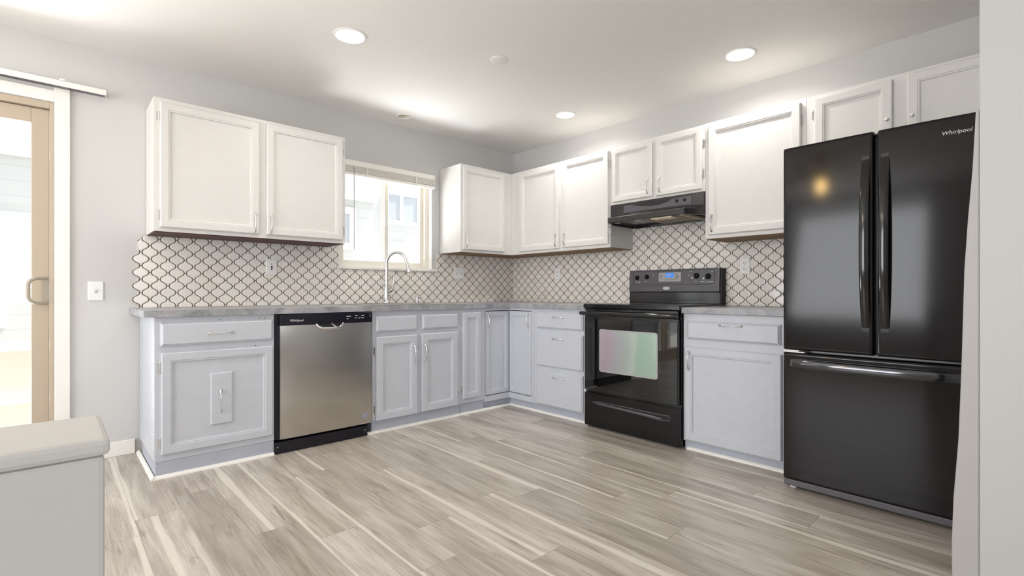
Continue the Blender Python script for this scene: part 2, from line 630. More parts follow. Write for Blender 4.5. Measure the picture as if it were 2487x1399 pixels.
def build_floor():
    W = 0.1706
    base = -3.1005
    me = bpy.data.meshes.new('floor')
    vs, fs, uv, en, rn = [], [], [], [], []
    known = {-2: [-1.31], -1: [-2.35], 0: [-0.95, -2.17], 1: [-1.62], 2: [-1.83], 3: [-1.08], 4: [-2.02], 5: [-1.30], 6: [-1.95], 7: [-0.85, -2.07], 8: [-1.55], 9: [-2.39], 10: [-1.33, -2.55], 11: [-1.90], 12: [-2.83], 13: [-1.15], 14: [-2.1], 15: [-1.7]}
    edge = {-2: 0.03, -1: 0.0, 0: 1.0, 1: 0.02, 2: 0.99, 3: 0.5, 4: 0.02, 5: 0.97, 6: 0.04, 7: 1.0}
    k0 = math.floor((X0 - base) / W)
    k1 = math.ceil((0.12 - base) / W)
    rr = random.Random(11)
    for k in range(k0, k1):
        xa, xb = base + k * W, base + (k + 1) * W
        first = known.get(k, [-rr.uniform(0.3, 1.6)])[0]
        cuts = [first]
        while cuts[-1] > Y0:
            cuts.append(cuts[-1] - 1.22)
        while cuts[0] < 0.1:
            cuts.insert(0, cuts[0] + 1.22)
        for a, b in zip(cuts[:-1], cuts[1:]):
            ya, yb = min(a, 0.1), max(b, Y0 - 0.1)
            if ya <= yb:
                continue
            i = len(vs)
            vs += [(xa, yb, 0), (xb, yb, 0), (xb, ya, 0), (xa, ya, 0)]
            fs.append((i, i + 1, i + 2, i + 3))
            uv += [(0, yb), (1, yb), (1, ya), (0, ya)]
            L = a - b
            en += [(yb - b, L), (yb - b, L), (ya - b, L), (ya - b, L)]
            e = rr.choice([0.01, 0.02, 0.98, 0.99, 0.99, 0.4, 0.7, 0.03])
            c = (rr.random(), rr.random(), e, 1)
            rn += [c] * 4
    me.from_pydata(vs, [], fs)
    for nm, dat in (('plank', uv), ('ends', en)):
        l = me.uv_layers.new(name=nm)
        for i, p in enumerate(dat):
            l.data[i].uv = p
    ca = me.color_attributes.new('rnd', 'FLOAT_COLOR', 'CORNER')
    for i, c in enumerate(rn):
        ca.data[i].color = c
    me.materials.append(MT['floor'])
    o = bpy.data.objects.new('floor', me)
    COL.objects.link(o)
    struct(o, 'pale grey brown wood plank floor with cream streaks', 'floor')


build_floor()
CANS = [(-2.310, -1.150, 0.078, 'lit'), (-0.490, -2.540, 0.078, 'lit'), (-0.490, -1.151, 0.072, 'lit'), (-1.428, -0.232, 0.055, 'off')]


def build_ceiling():
    bm = bmesh.new()
    loops = [[(X0 - .1, Y0 - .1), (0.15, Y0 - .1), (0.15, 0.15), (X0 - .1, 0.15)]]
    for x, y, r, _ in CANS:
        loops.append([(x + r * math.cos(2 * math.pi * k / 32), y + r * math.sin(2 * math.pi * k / 32)) for k in range(32)])
    es = []
    for lp in loops:
        vv = [bm.verts.new((x, y, CZ)) for x, y in lp]
        for a, b in zip(vv, vv[1:] + vv[:1]):
            es.append(bm.edges.new((a, b)))
    bmesh.ops.triangle_fill(bm, edges=es, use_beauty=True, use_dissolve=False)
    me = bpy.data.meshes.new('ceiling')
    bm.to_mesh(me)
    bm.free()
    me.materials.append(MT['ceil'])
    o = bpy.data.objects.new('ceiling', me)
    COL.objects.link(o)
    struct(o, 'smooth off-white ceiling with recessed lights', 'ceiling')


build_ceiling()

# window wall with its two openings
WX0, WX1, WZ0, WZ1 = -1.876, -1.003, 1.172, 2.030
DX0, DX1, DZ1 = -5.30, -3.524, 2.05
m = MB()
T = 0.12
m.box(X0, DX0, 0, T, 0, CZ)
m.box(DX0, DX1, 0, T, DZ1, CZ)
m.box(DX1, WX0, 0, T, 0, CZ)
m.box(WX0, WX1, 0, T, 0, WZ0)
m.box(WX0, WX1, 0, T, WZ1, CZ)
m.box(WX1, 0.12, 0, T, 0, CZ)
struct(m.build('wall_left', 'wall'), 'pale grey wall with the sink window and sliding door', 'wall')
struct(MB().box(0, 0.12, -3.78, 0, 0, CZ).build('wall_right', 'wall'), 'pale grey wall behind the range', 'wall')
m = MB()
m.box(-1.25, 0.0, -3.785, -3.645, 0, CZ)
m.box(-1.25, -1.13, Y0, -3.785, 0, CZ)
struct(m.build('wall_front', 'endwall', bevel=0.006), 'white wall end in the right foreground beside the refrigerator', 'wall')
# rear of the house, behind the photographer, with openings added for the fill lamps
m = MB()
m.box(X0, -5.7, Y0 - .1, Y0, 0, CZ)
m.box(-2.1, -1.13, Y0 - .1, Y0, 0, CZ)
m.box(-5.7, -2.1, Y0 - .1, Y0, 0, 0.6)
m.box(-5.7, -2.1, Y0 - .1, Y0, 2.3, CZ)
struct(m.build('wall_rear', 'wall'), 'wall behind the photographer with a wide opening added for light', 'wall')
m = MB()
m.box(X0 - .1, X0, Y0, -3.0, 0, CZ)
m.box(X0 - .1, X0, -0.6, 0.12, 0, CZ)
m.box(X0 - .1, X0, -3.0, -0.6, 0, 0.5)
m.box(X0 - .1, X0, -3.0, -0.6, 2.3, CZ)
struct(m.build('wall_side', 'wall'), 'far side wall of the dining area with an opening added for light', 'wall')
# half wall in the near left corner: lip and top
m = MB()
m.box(-5.6, -3.5, -3.318, -3.222, 0, 0.862)
m.box(-5.6, -3.497, -3.321, -3.219, 0.862, 0.875)
struct(m.build('wall_half', 'halfwall', bevel=0.004), 'low pale half wall in the left foreground', 'half wall')
# grey slanting edge between the fridge and the wall end
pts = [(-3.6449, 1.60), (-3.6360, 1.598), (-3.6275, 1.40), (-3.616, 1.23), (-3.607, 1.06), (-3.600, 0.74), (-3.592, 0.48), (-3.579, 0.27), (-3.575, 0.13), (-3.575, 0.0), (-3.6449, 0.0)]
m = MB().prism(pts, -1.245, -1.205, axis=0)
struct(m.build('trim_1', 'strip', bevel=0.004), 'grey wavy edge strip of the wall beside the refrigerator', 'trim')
struct(MB(TA).box(-3.455, -3.160, 0.0, 0.012, 0, 0.088).build('baseboard_left', 'white', bevel=0.003), 'white baseboard between door trim and cabinets', 'baseboard')


# ------------------------------------------------------------------ backsplashes
def strandA(z):
    a = 2 * math.pi * ((z - 1.1065) / TQ + 0.5)
    return -3.1555 + TP * TA_ * (math.cos(a) - 0.10 * math.cos(3 * a)) - 0.0025


m = MB(TA)
zt = 1.235
poly = [(-1.8775, 0.889), (-1.8775, 1.340), (-3.105, 1.340), (-3.150, 1.300)]
zs = [zt - (zt - 0.889) * k / 40 for k in range(41)]
poly += [(strandA(zt) - 0.0, 1.278)] + [(strandA(z), z) for z in zs]
m.prism(poly, 0, 0.008, axis=1)
m.box(-1.8775, -0.955, 0, 0.008, 0.889, 1.168)
m.box(-0.955, -0.008, 0, 0.008, 0.889, 1.340)
struct(m.build('wall_tile', 'tileA'), 'cream lantern shaped tile backsplash under the window', 'backsplash')
m = MB(TB)
m.box(0.0, 1.462, 0, 0.008, 0.889, 1.340)
m.box(1.462, 2.242, 0, 0.008, 0.889, 1.53)
m.box(2.242, 2.88, 0, 0.008, 0.889, 1.350)
struct(m.build('wall_tile', 'tileB'), 'cream lantern shaped tile backsplash behind the range', 'backsplash')

# ------------------------------------------------------------------ window over the sink
w1 = bpy.data.objects.new('window_1', None)
COL.objects.link(w1)
w1.location = (-1.44, 0, WZ0)
ORG['window_1'] = Vector((-1.44, 0, WZ0))
struct(w1, 'sliding window over the sink with almond frame', 'window')
m = MB(TA)
m.box(WX0, WX0 + .004, -.118, 0, WZ0, WZ1).box(WX1 - .004, WX1, -.118, 0, WZ0, WZ1).box(WX0 + .004, WX1 - .004, -.118, 0, WZ1 - .004, WZ1)
m.build('jamb', 'white', w1)
m = MB(TA)
m.box(-1.890, -0.955, -.118, 0.028, WZ0 - .004, WZ0 + .018)
m.build('sill', 'white', w1, bevel=0.004)
m = MB(TA)
for a, b, c, d in ((WX0 + .004, WX0 + .034, WZ0 + .018, WZ1 - .004), (WX1 - .040, WX1 - .004, WZ0 + .018, WZ1 - .004)):
    m.box(a, b, -.115, -.055, c, d)
m.box(WX0 + .034, WX1 - .040, -.115, -.055, WZ0 + .018, WZ0 + .046)
m.box(WX0 + .034, WX1 - .040, -.115, -.055, WZ1 - .034, WZ1 - .004)
m.build('frame', 'almond', w1, bevel=0.002)


def sash(a, b, d, name):
    m = MB(TA)
    z0, z1, w = WZ0 + .046, WZ1 - .034, .032
    m.box(a, a + w, d - .012, d + .012, z0, z1).box(b - w, b, d - .012, d + .012, z0, z1)
    m.box(a + w, b - w, d - .012, d + .012, z0, z0 + .026).box(a + w, b - w, d - .012, d + .012, z1 - .026, z1)
    s = m.build(name, 'almond', w1, bevel=0.002)
    MB(TA).box(a + w, b - w, d - .002, d + .002, z0 + .026, z1 - .026).build('pane', 'glass', s)
    return s


sL = sash(WX0 + .034, -1.412, -.072, 'sash')
sR = sash(-1.452, WX1 - .040, -.100, 'sash')
MB(TA).box(-1.448, -1.428, -.060, -.048, 1.545, 1.640).build('latch', 'plate', sL, bevel=0.004)

bl = thing('window_blind', 'cream horizontal blind raised to the top of the sink window', 'blind', (-1.43, -0.02, 1.9))
BX0, BX1 = -1.868, -0.992
MB(TA).box(BX0, BX1, 0.002, 0.040, 1.992, 2.038).build('headrail', 'blind', bl, bevel=0.006)
m = MB(TA)
for k in range(9):
    z = 1.945 + k * 0.0052
    m.box(BX0 + .004, BX1 - .004, 0.0 - .004 + .0035 * (k % 2), 0.044 - .0035 * (k % 2), z, z + 0.0032)
m.build('slats', 'blind', bl)
MB(TA).box(BX0 + .002, BX1 - .002, 0.000, 0.042, 1.916, 1.940).build('bottom_rail', 'blind', bl, bevel=0.005)
MB(TA).tube([(-1.769, 0.047, 1.985), (-1.769, 0.049, 1.65), (-1.769, 0.048, 1.325)], 0.0033, 8).build('wand', 'greyknob', bl)
for s in (-1.66, -1.20):
    MB(TA).box(s, s + .012, 0.044, 0.047, 1.918, 1.992).build('ladder_tape', 'almond', bl)

# ------------------------------------------------------------------ sliding door
dr = bpy.data.objects.new('door_1', None)
COL.objects.link(dr)
dr.location = (-4.4, 0, 0)
ORG['door_1'] = Vector((-4.4, 0, 0))
struct(dr, 'almond framed sliding glass door at the left edge', 'door')
m = MB(TA)
m.box(DX1, -3.458, 0, 0.018, 0, 2.135)
m.box(DX0, DX1, 0, 0.014, 2.052, 2.118)
m.box(DX0 - .066, DX0, 0, 0.018, 0, 2.135)
m.build('casing', 'white', dr, bevel=0.003)
m = MB(TA)
m.box(DX1 - .020, DX1, -.118, 0.004, 0, 2.05).box(DX0, DX0 + .02, -.118, 0.004, 0, 2.05)
m.box(DX0 + .02, DX1 - .02, -.118, 0.004, 2.012, 2.05).box(DX0 + .02, DX1 - .02, -.118, 0.004, 0, 0.04)
m.build('frame', 'tan', dr, bevel=0.003)
for a, b, d in ((-4.45, DX1 - .021, -.036), (DX0 + .021, -4.37, -.084)):
    m = MB(TA)
    w = 0.073
    m.box(a, a + w, d - .018, d + .018, .041, 2.008).box(b - w, b, d - .018, d + .018, .041, 2.008)
    m.box(a + w, b - w, d - .018, d + .018, .041, .13).box(a + w, b - w, d - .018, d + .018, 1.925, 2.008)
    p = m.build('sliding_panel', 'tan', dr, bevel=0.003)
    MB(TA).box(a + w, b - w, d - .003, d + .003, .13, 1.925).build('pane', 'glass', p)
    if b > -4:
        hx = -3.560
        m = MB(TA)
        pts = [(hx, -.014, 1.062), (hx - .040, .024, 1.060), (hx - .062, .034, 1.047), (hx - .070, .036, 1.028), (hx - .070, .036, 0.957), (hx - .062, .034, 0.938), (hx - .040, .024, 0.924), (hx, -.014, 0.922)]
        m.tube(pts, 0.0095, 10)
        m.box(hx - .012, hx + .014, -.018, -.012, 0.915, 1.070)
        m.build('handle', 'taupe', p)
hr = thing('blind_rail', 'white rail for vertical blinds above the sliding door', 'blind rail', (-4.4, -0.04, 2.13))
MB(TA).box(-5.45, -3.299, 0.0, 0.055, 2.136, 2.168).build('rail', 'white', hr, bevel=0.003)
MB(TA).box(-5.45, -3.305, 0.014, 0.050, 2.1342, 2.1358).build('track', 'grey', hr)
MB(TA).box(-3.505, -3.480, 0.012, 0.060, 2.168, 2.178).build('bracket', 'plate', hr, bevel=0.002)

# ------------------------------------------------------------------ outside
nh = thing('neighbour_house', 'pale sided neighbouring house outside the windows', 'house', (-2, 3.3, -0.3))
MB().box(-9, 4, 3.25, 3.4, -0.3, 5.2).build('siding_wall', 'siding', nh)
MB().box(-9, 0.12, 3.18, 3.25, 2.355, 2.44).build('trim_band', 'outtrim', nh)


def out_window(x0, x1, z0, z1, mull=None, w=.1):
    m = MB()
    m.box(x0 - w, x1 + w, 3.21, 3.25, z0 - w, z0).box(x0 - w, x1 + w, 3.21, 3.25, z1, z1 + w)
    m.box(x0 - w, x0, 3.21, 3.25, z0, z1).box(x1, x1 + w, 3.21, 3.25, z0, z1)
    if mull:
        m.box(mull - .03, mull + .03, 3.21, 3.25, z0, z1)
    o = m.build('house_window', 'outtrim', nh)
    MB().box(x0, x1, 3.225, 3.245, z0, z1).build('pane', 'outpane', o)


out_window(0.33, 0.845, 2.12, 2.52, 0.555, .07)
out_window(-1.1, -0.311, 1.71, 2.14, None, .1)
out_window(-5.0, -4.0, 0.75, 1.0, None, .12)
MB().box(0.1, 1.6, 3.22, 3.25, 1.36, 1.43).build('trim_band', 'outtrim', nh)
fe = thing('patio_fence', 'low beige patio fence with white rails beyond the sliding door', 'fence', (-5, 2, -0.3))
MB().box(-8, -3.0, 1.985, 2.015, -0.3, 0.56).build('fence_panel', 'outbeige', fe)
MB().box(-8, -3.0, 1.95, 2.05, 0.50, 0.568).build('top_rail', 'outtrim', fe, bevel=0.004)
MB().box(-8, -3.0, 1.965, 1.985, 0.062, 0.098).build('lower_rail', 'outtrim', fe, bevel=0.004)
struct(MB().box(-12, 8, 0.13, 12, -0.4, -0.3).build('ground', 'ground'), 'pale patio ground outside', 'ground')


# ------------------------------------------------------------------ hardware helpers
def pull(name, T, s, z, ln, d0, vert, parent, mat='nickel'):
    """bow handle: thin waist, flared feet"""
    m = MB(T)
    pts, rad = [], []
    for i in range(17):
        t = -1 + i / 8
        a = t * ln / 2
        d = d0 + 0.004 + 0.019 * (1 - abs(t) ** 2.6)
        pts.append((s, d, z + a) if vert else (s + a, d, z))
        rad.append(0.0030 + 0.0036 * abs(t) ** 4)
    m.tube(pts, rad, 8)
    for t in (-1, 1):
        a = t * (ln / 2 - .001)
        c = (s, d0, z + a) if vert else (s + a, d0, z)
        m.lathe(c, (0, 1, 0), [(.0085, 0), (.0085, .003), (.0062, .0075), (.003, .009)], 12)
    return m.build(name, mat, parent)


def hinge(T, s, z, d, parent, out=-1, mat='nickel'):
    m = MB(T)
    m.tube([(s, d + .006, z - .028), (s, d + .006, z + .028)], .0045, 8)
    m.box(s + out * .001, s + out * .013, d, d + .0025, z - .024, z + .024)
    m.tube([(s, d + .006, z + .028), (s, d + .006, z + .034)], [.0028, .0015], 6)
    m.tube([(s, d + .006, z - .034), (s, d + .006, z - .028)], [.0015, .0028], 6)
    return m.build('hinge', mat, parent)


def door(name, T, s0, s1, z0, z1, d0, parent, mat, fw=.048, t=.020):
    d1 = d0 + t
    prof = [(0, d0), (0, d1 - .005), (.005, d1), (fw - .009, d1), (fw - .007, d1 - .003), (fw, d1 - .003), (fw + .002, d1 - .010), (fw + .006, d1 - .0115)]
    return MB(T).panel(s0, s1, z0, z1, prof).build(name, mat, parent)


def drawer_front(name, T, s0, s1, z0, z1, d0, parent, mat, t=.020):
    d1 = d0 + t
    prof = [(0, d0), (0, d0 + .009), (.003, d0 + .011), (.010, d1 - .002), (.012, d1)]
    return MB(T).panel(s0, s1, z0, z1, prof).build(name, mat, parent)


# ------------------------------------------------------------------ base cabinets, window wall
FD = 0.62
ZB, ZT = 0.088, 0.851


def base_body(T, s0, s1, parent, mat='blue', zb=ZB, kick_d=.606, kick=True, d=FD):
    MB(T).box(s0, s1, 0.010, d, zb, ZT).build('body', mat, parent, bevel=0.0015)
    if kick:
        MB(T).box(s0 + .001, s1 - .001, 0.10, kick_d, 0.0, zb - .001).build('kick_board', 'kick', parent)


g = 'blue grey base cabinets'
c = thing('base_cabinet', 'blue grey base cabinet at the left end with one drawer and a plaque handle door', 'base cabinet', (-2.836, -0.31, 0), g)
base_body(TA, -3.136, -2.5475, c, kick_d=.617)
m = MB(TA)
for a, b, z0, z1 in ((0.03, .10, .09, .85), (.54, .618, .09, .85), (.10, .54, .09, .19), (.10, .54, .78, .85)):
    m.box(-3.1395, -3.1362, a, b, z0, z1)
m.build('end_frame', 'blue', c)
d = drawer_front('drawer', TA, -3.116, -2.557, 0.697, 0.821, FD, c, 'blue')
pull('handle', TA, -2.836, 0.757, .118, .64, False, d)
d = door('door', TA, -3.112, -2.558, 0.125, 0.662, FD, c, 'blue', .050)
q = MB(TA).panel(-2.886, -2.776, 0.243, 0.533, [(0, .629), (0, .636), (.006, .640), (.009, .640)]).build('plaque', 'blue', d)
pull('handle', TA, -2.838, 0.373, .118, .64, True, q)
for z in (.585, .185):
    hinge(TA, -3.1165, z, FD, c)
# chipped paint specks
m = MB(TA)
rc = random.Random(3)
for s, z in ((-3.10, .826), (-2.835, .828), (-2.79, .829), (-2.63, .831), (-2.60, .83), (-2.57, .829), (-2.66, .674), (-2.65, .668), (-3.10, .706)):
    w = rc.uniform(.003, .008)
    dd = .620 if z > .821 or .67 > z or z < .68 and z > .66 else .64
    MB(TA).lathe((s, dd, z), (0, 1, 0), [(w * .5, 0), (w * .5, .0006)], 6).build('paint_chip', 'dark', c)

c = thing('base_cabinet', 'blue grey sink cabinet with two doors under two false drawer fronts', 'base cabinet', (-1.525, -0.31, 0), g)
m = MB(TA)
m.box(-1.905, -1.1455, .010, FD, ZB, .68).box(-1.905, -1.1455, .572, FD, .68, ZT)
m.box(-1.905, -1.885, .010, .572, .68, ZT).box(-1.1475, -1.1455, .010, .572, .68, ZT)
m.build('body', 'blue', c, bevel=.0015)
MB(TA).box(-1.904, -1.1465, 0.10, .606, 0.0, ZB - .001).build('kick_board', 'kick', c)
drawer_front('false_drawer', TA, -1.884, -1.553, 0.704, 0.817, FD, c, 'blue')
drawer_front('false_drawer', TA, -1.508, -1.179, 0.705, 0.817, FD, c, 'blue')
d = door('door', TA, -1.881, -1.552, 0.088, 0.671, FD, c, 'blue', .056)
pull('handle', TA, -1.581, 0.534, .114, .64, True, d)
d = door('door', TA, -1.512, -1.183, 0.092, 0.674, FD, c, 'blue', .056)
pull('handle', TA, -1.487, 0.535, .114, .64, True, d)
for z in (.575, .165):
    hinge(TA, -1.8855, z, FD, c)
hinge(TA, -1.1785, .57, FD, c, out=1)
hinge(TA, -1.1785, .17, FD, c, out=1)

c = thing('base_cabinet', 'narrow blue grey cabinet with a single slim door beside the sink cabinet', 'base cabinet', (-1.02, -0.31, 0), g)
base_body(TA, -1.1440, -0.9, c, zb=.092)
door('door', TA, -1.129, -0.949, 0.129, 0.820, FD, c, 'blue', .046)
for z in (.755, .205):
    hinge(TA, -1.1335, z, FD, c)

c = thing('base_cabinet', 'blue grey corner cabinet with two folding doors meeting in the inside corner', 'base cabinet', (-0.45, -0.45, 0), g)
m = MB()
m.box(-0.8985, -0.012, -0.595, -0.012, 0.07, ZT)
m.box(-0.595, -0.012, -0.922, -0.596, 0.07, ZT)
m.build('body', 'dark', c)  # body coloured black to paint the shade in the door gaps
m = MB(TA)
m.box(-0.8985, -0.8865, 0.596, FD, 0.070, ZT).box(-0.8865, -0.596, 0.596, FD, 0.828, ZT).box(-0.8865, -0.596, 0.596, FD, 0.070, 0.117)
m.T = TB
m.box(0.897, 0.922, 0.596, FD, 0.070, ZT).box(0.6205, 0.897, 0.596, FD, 0.828, ZT).box(0.6205, 0.897, 0.596, FD, 0.070, 0.117)
m.T = TW
m.box(-.6195, -.600, -.6195, -.600, .119, .826)
m.build('face_frame', 'blue', c)
d = door('door', TA, -0.881, -0.622, 0.122, 0.822, .6, c, 'blue', .042, .022)
pull('handle', TA, -0.862, 0.735, .105, .622, True, d)
d = door('door', TB, 0.623, 0.891, 0.122, 0.822, .6, c, 'blue', .042, .022)
pull('handle', TB, 0.862, 0.745, .115, .622, True, d)
m = MB(TA)
m.box(-0.8975, -0.59, 0.40, .590, 0, .069)
m.T = TB
m.box(0.59, 0.921, 0.40, .590, 0, .069)
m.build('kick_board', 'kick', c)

# ------------------------------------------------------------------ base cabinets, range wall
c = thing('base_cabinet', 'blue grey cabinet of three drawers left of the black range', 'base cabinet', (-0.31, -1.2, 0), g)
base_body(TB, 0.9235, 1.470, c, zb=.07, kick_d=.594)
for z0, z1, hz in ((.694, .827, .787), (.388, .659, .617), (.077, .354, .310)):
    d = drawer_front('drawer', TB, 0.966, 1.447, z0, z1, FD, c, 'blue')
    pull('handle', TB, 1.205, hz, .112, .64, False, d)

c = thing('base_cabinet', 'light grey base cabinet between range and refrigerator, one drawer over one door', 'base cabinet', (-0.31, -2.55, 0), g)
base_body(TB, 2.2455, 2.862, c, zb=.056, kick_d=.600)
d = drawer_front('drawer', TB, 2.275, 2.815, .694, .807, FD, c, 'blue')
pull('handle', TB, 2.548, .788, .128, .64, False, d)
d = door('door', TB, 2.262, 2.821, .066, .644, FD, c, 'blue', .050)
pull('handle', TB, 2.291, .563, .112, .64, True, d)

# white quarter round along the floor
qr = [(0, 0), (.017, 0), (.0157, .0065), (.012, .012), (.0065, .0157), (0, .017)]


def quarter(name, T, s0, s1, d0, label):
    m = MB(T)
    m.rings([[(s, d0 + a, b) for a, b in qr] for s in (s0, s1)])
    return struct(m.build(name, 'white'), label, 'trim')


quarter('trim_2', TA, -3.157, -2.549, .6175, 'white quarter round along the foot of the left end cabinet')
m = MB()
m.rings([[(-3.140 - a, y, b) for a, b in qr] for y in (-0.014, -.634)])
struct(m.build('trim_3', 'white'), 'white quarter round down the side of the left end cabinet', 'trim')
quarter('trim_4', TA, -1.940, -0.607, .6065, 'white quarter round from dishwasher to the inside corner')
quarter('trim_5', TB, 0.607, 1.478, .5945, 'white quarter round from inside corner to the range')
quarter('trim_6', TB, 2.263, 2.884, .6005, 'white quarter round between range and refrigerator')

# ------------------------------------------------------------------ countertops
m = MB()
SX0, SX1, SY0, SY1 = -1.872, -1.168, -0.56, -0.115
zc0, zc1 = 0.852, 0.888
m.box(-3.188, SX0, -0.645, -0.001, zc0, zc1)
m.box(SX0, SX1, -0.645, SY0, zc0, zc1)
m.box(SX0, SX1, SY1, -0.001, zc0, zc1)
m.box(SX1, -0.001, -0.645, -0.001, zc0, zc1)
m.box(-0.645, -0.001, -1.476, -0.645, zc0, zc1)
o = m.build('countertop', 'counter')
tag(o, 'grey stone look countertop running from the left end round the corner to the range', 'countertop')
o = MB().box(-0.645, -0.001, -2.872, -2.243, zc0, zc1).build('countertop', 'counter', bevel=.003)
tag(o, 'short grey countertop between range and refrigerator', 'countertop')

sk = thing('kitchen_sink', 'stainless steel double bowl sink set in the counter under the window', 'sink', (-1.46, -0.34, 0.888))
m = MB()
a0, a1, b0, b1 = SX0 - .018, SX1 + .018, SY0 - .018, SY1 + .045
rim = [(a0, a1, b0, SY0 + .01), (a0, a1, SY1 - .01, b1), (a0, SX0 + .01, SY0 + .01, SY1 - .01), (SX1 - .01, a1, SY0 + .01, SY1 - .01), (-1.54, -1.50, SY0 + .01, SY1 - .01)]
for x0, x1, y0, y1 in rim:
    m.box(x0, x1, y0, y1, 0.8885, 0.8955)
m.build('rim', 'sink', sk, bevel=.002)
for x0, x1 in ((SX0 + .01, -1.54), (-1.50, SX1 - .01)):
    m = MB()
    y0, y1 = SY0 + .01, SY1 - .01
    z0, z1 = .70, .8885
    e = .004
    m.box(x0, x0 + e, y0, y1, z0, z1).box(x1 - e, x1, y0, y1, z0, z1).box(x0 + e, x1 - e, y0, y0 + e, z0, z1).box(x0 + e, x1 - e, y1 - e, y1, z0, z1).box(x0, x1, y0, y1, z0 - e, z0)
    b = m.build('bowl', 'sink', sk)
    MB().lathe(((x0 + x1) / 2, (y0 + y1) / 2, z0), (0, 0, 1), [(.045, 0), (.045, .002), (.03, .003), (.028, .001)], 20).build('drain', 'chrome', b)

fc = thing('faucet', 'brushed nickel gooseneck pull-down faucet behind the sink', 'faucet', (-1.508, -0.092, 0.8955))
fx, fy = -1.508, -0.092
MB().lathe((fx, fy, .896), (0, 0, 1), [(.030, 0), (.030, .005), (.0255, .010), (.023, .05), (.0205, .10), (.0165, .135), (.014, .150)], 24).build('body', 'nickel', fc)
dirv = Vector((0.095, -0.165, 0)).normalized()
R_ = 0.093
pts = [(fx, fy, 1.03), (fx, fy, 1.12), (fx, fy, 1.218)]
for k in range(1, 15):
    a = math.pi - math.radians(168) * k / 14
    pts.append((fx + dirv.x * (R_ + R_ * math.cos(a)), fy + dirv.y * (R_ + R_ * math.cos(a)), 1.218 + R_ * math.sin(a)))
MB().tube(pts, .0128, 14).build('spout', 'nickel', fc)
p = Vector(pts[-1])
q = (Vector(pts[-1]) - Vector(pts[-2])).normalized()
MB().lathe(tuple(p - q * .002), tuple(q), [(.0135, 0), (.0145, .004), (.0150, .03), (.0185, .065), (.0225, .092), (.0215, .097), (.016, .097)], 20).build('spray_head', 'nickel', fc)
m = MB()
m.tube([(fx + .016, fy, .985), (fx + .040, fy - .004, .996), (fx + .050, fy - .006, 1.012), (fx + .058, fy - .008, 1.050), (fx + .061, fy - .010, 1.095)], [.014, .0125, .010, .0068, .0045], 12)
m.build('lever', 'nickel', fc)
sd = thing('soap_dispenser', 'small nickel soap dispenser on the sink deck right of the faucet', 'soap dispenser', (-1.215, -0.092, 0.8955))
MB().lathe((-1.215, -.092, .896), (0, 0, 1), [(.022, 0), (.022, .006), (.011, .012), (.0095, .034), (.013, .036), (.013, .050), (.008, .056)], 18).build('base', 'nickel', sd)
MB().tube([(-1.215, -.092, .940), (-1.207, -.118, .944), (-1.201, -.142, .936)], [.007, .006, .005], 10).build('spout', 'nickel', sd)

# ------------------------------------------------------------------ dishwasher
dw = thing('dishwasher', 'stainless steel dishwasher with black control strip between base cabinets', 'dishwasher', (-2.222, -0.31, 0))
MB(TA).box(-2.5440, -1.9085, 0.03, .615, 0.085, .848).build('tub', 'navy', dw)
m = MB(TA)
N = 14
rows = []
for i in range(N + 1):
    s = -2.5205 + (2.5205 - 1.9215) * i / N
    t = 2 * i / N - 1
    rows.append((s, .654 - .004 * t * t - .005 * abs(t) ** 6))
rings = []
for k, (z, dz) in enumerate(((.086, -.010), (.092, -.002), (.11, 0), (.45, .002), (.765, 0), (.780, -.001))):
    pass
vs, fs = [], []
zs = [(.086, -.010), (.091, -.003), (.10, 0), (.30, .0022), (.50, .003), (.70, .0022), (.7795, 0)]
for z, dz in zs:
    for s, d in rows:
        vs.append((s, d + dz, z))
nn = N + 1
for a in range(len(zs) - 1):
    for b in range(N):
        fs.append((a * nn + b, a * nn + b + 1, (a + 1) * nn + b + 1, (a + 1) * nn + b))
k = len(vs)
for z, dz in (zs[0], zs[-1]):
    for s, d in rows:
        vs.append((s, .617, z))
fs += [(b, b + 1, k + b + 1, k + b) for b in range(N)]
t0 = (len(zs) - 1) * nn
fs += [(t0 + b, t0 + b + 1, k + nn + b + 1, k + nn + b) for b in range(N)]
L = [a * nn for a in range(len(zs))]
fs.append(tuple(L + [k + nn, k]))
Rr = [a * nn + N for a in range(len(zs))]
fs.append(tuple(Rr + [k + nn + N, k + N]))
fs += [(k + b, k + b + 1, k + nn + b + 1, k + nn + b) for b in range(N)]
m.add(vs, fs, True)
dd = m.build('door', 'steel', dw)
m = MB(TA)
m.box(-2.5205, -1.9215, .617, .651, .7805, .8475)
con = m.build('control_strip', 'navy', dw, bevel=.003)
m = MB(TA)
m.prism([(-2.300, .782), (-2.290, .770), (-2.268, .757), (-2.160, .755), (-2.142, .770), (-2.136, .782)], .648, .6585, axis=1)
m.build('pocket', 'dark', con)
m = MB(TA)
m.tube([(-2.306, .654, .784), (-2.296, .656, .768), (-2.270, .659, .753), (-2.215, .660, .7505), (-2.158, .659, .752), (-2.137, .656, .768), (-2.129, .654, .786)], [.004, .007, .010, .010, .010, .0085, .005], 10)
m.tube([(-2.210, .657, .783), (-2.192, .658, .768), (-2.172, .659, .756)], [.003, .0035, .004], 8)
m.build('handle', 'chrome', con)
text('logo', 'Whirlpool', .020, 'print', con, TA(-2.468, .6512, .803), (1, 0, 0), (0, 0, 1), .0004, .2)
m = MB(TA)
for s, z, w in ((-2.105, .822, .030), (-2.105, .806, .014), (-2.045, .825, .018), (-2.045, .809, .012), (-2.022, .809, .013), (-2.002, .825, .024), (-2.002, .809, .020), (-1.939, .816, .002)):
    MB(TA).box(s, s + w, .6505, .6516, z, z + (.004 if w > .005 else .02)).build('button_mark', 'print', con)
MB(TA).lathe((-1.975, .6495, .146), (0, 1, 0), [(.021, 0), (.021, .0025), (.017, .003)], 24).build('badge', 'badge', dd)
m = MB(TA)
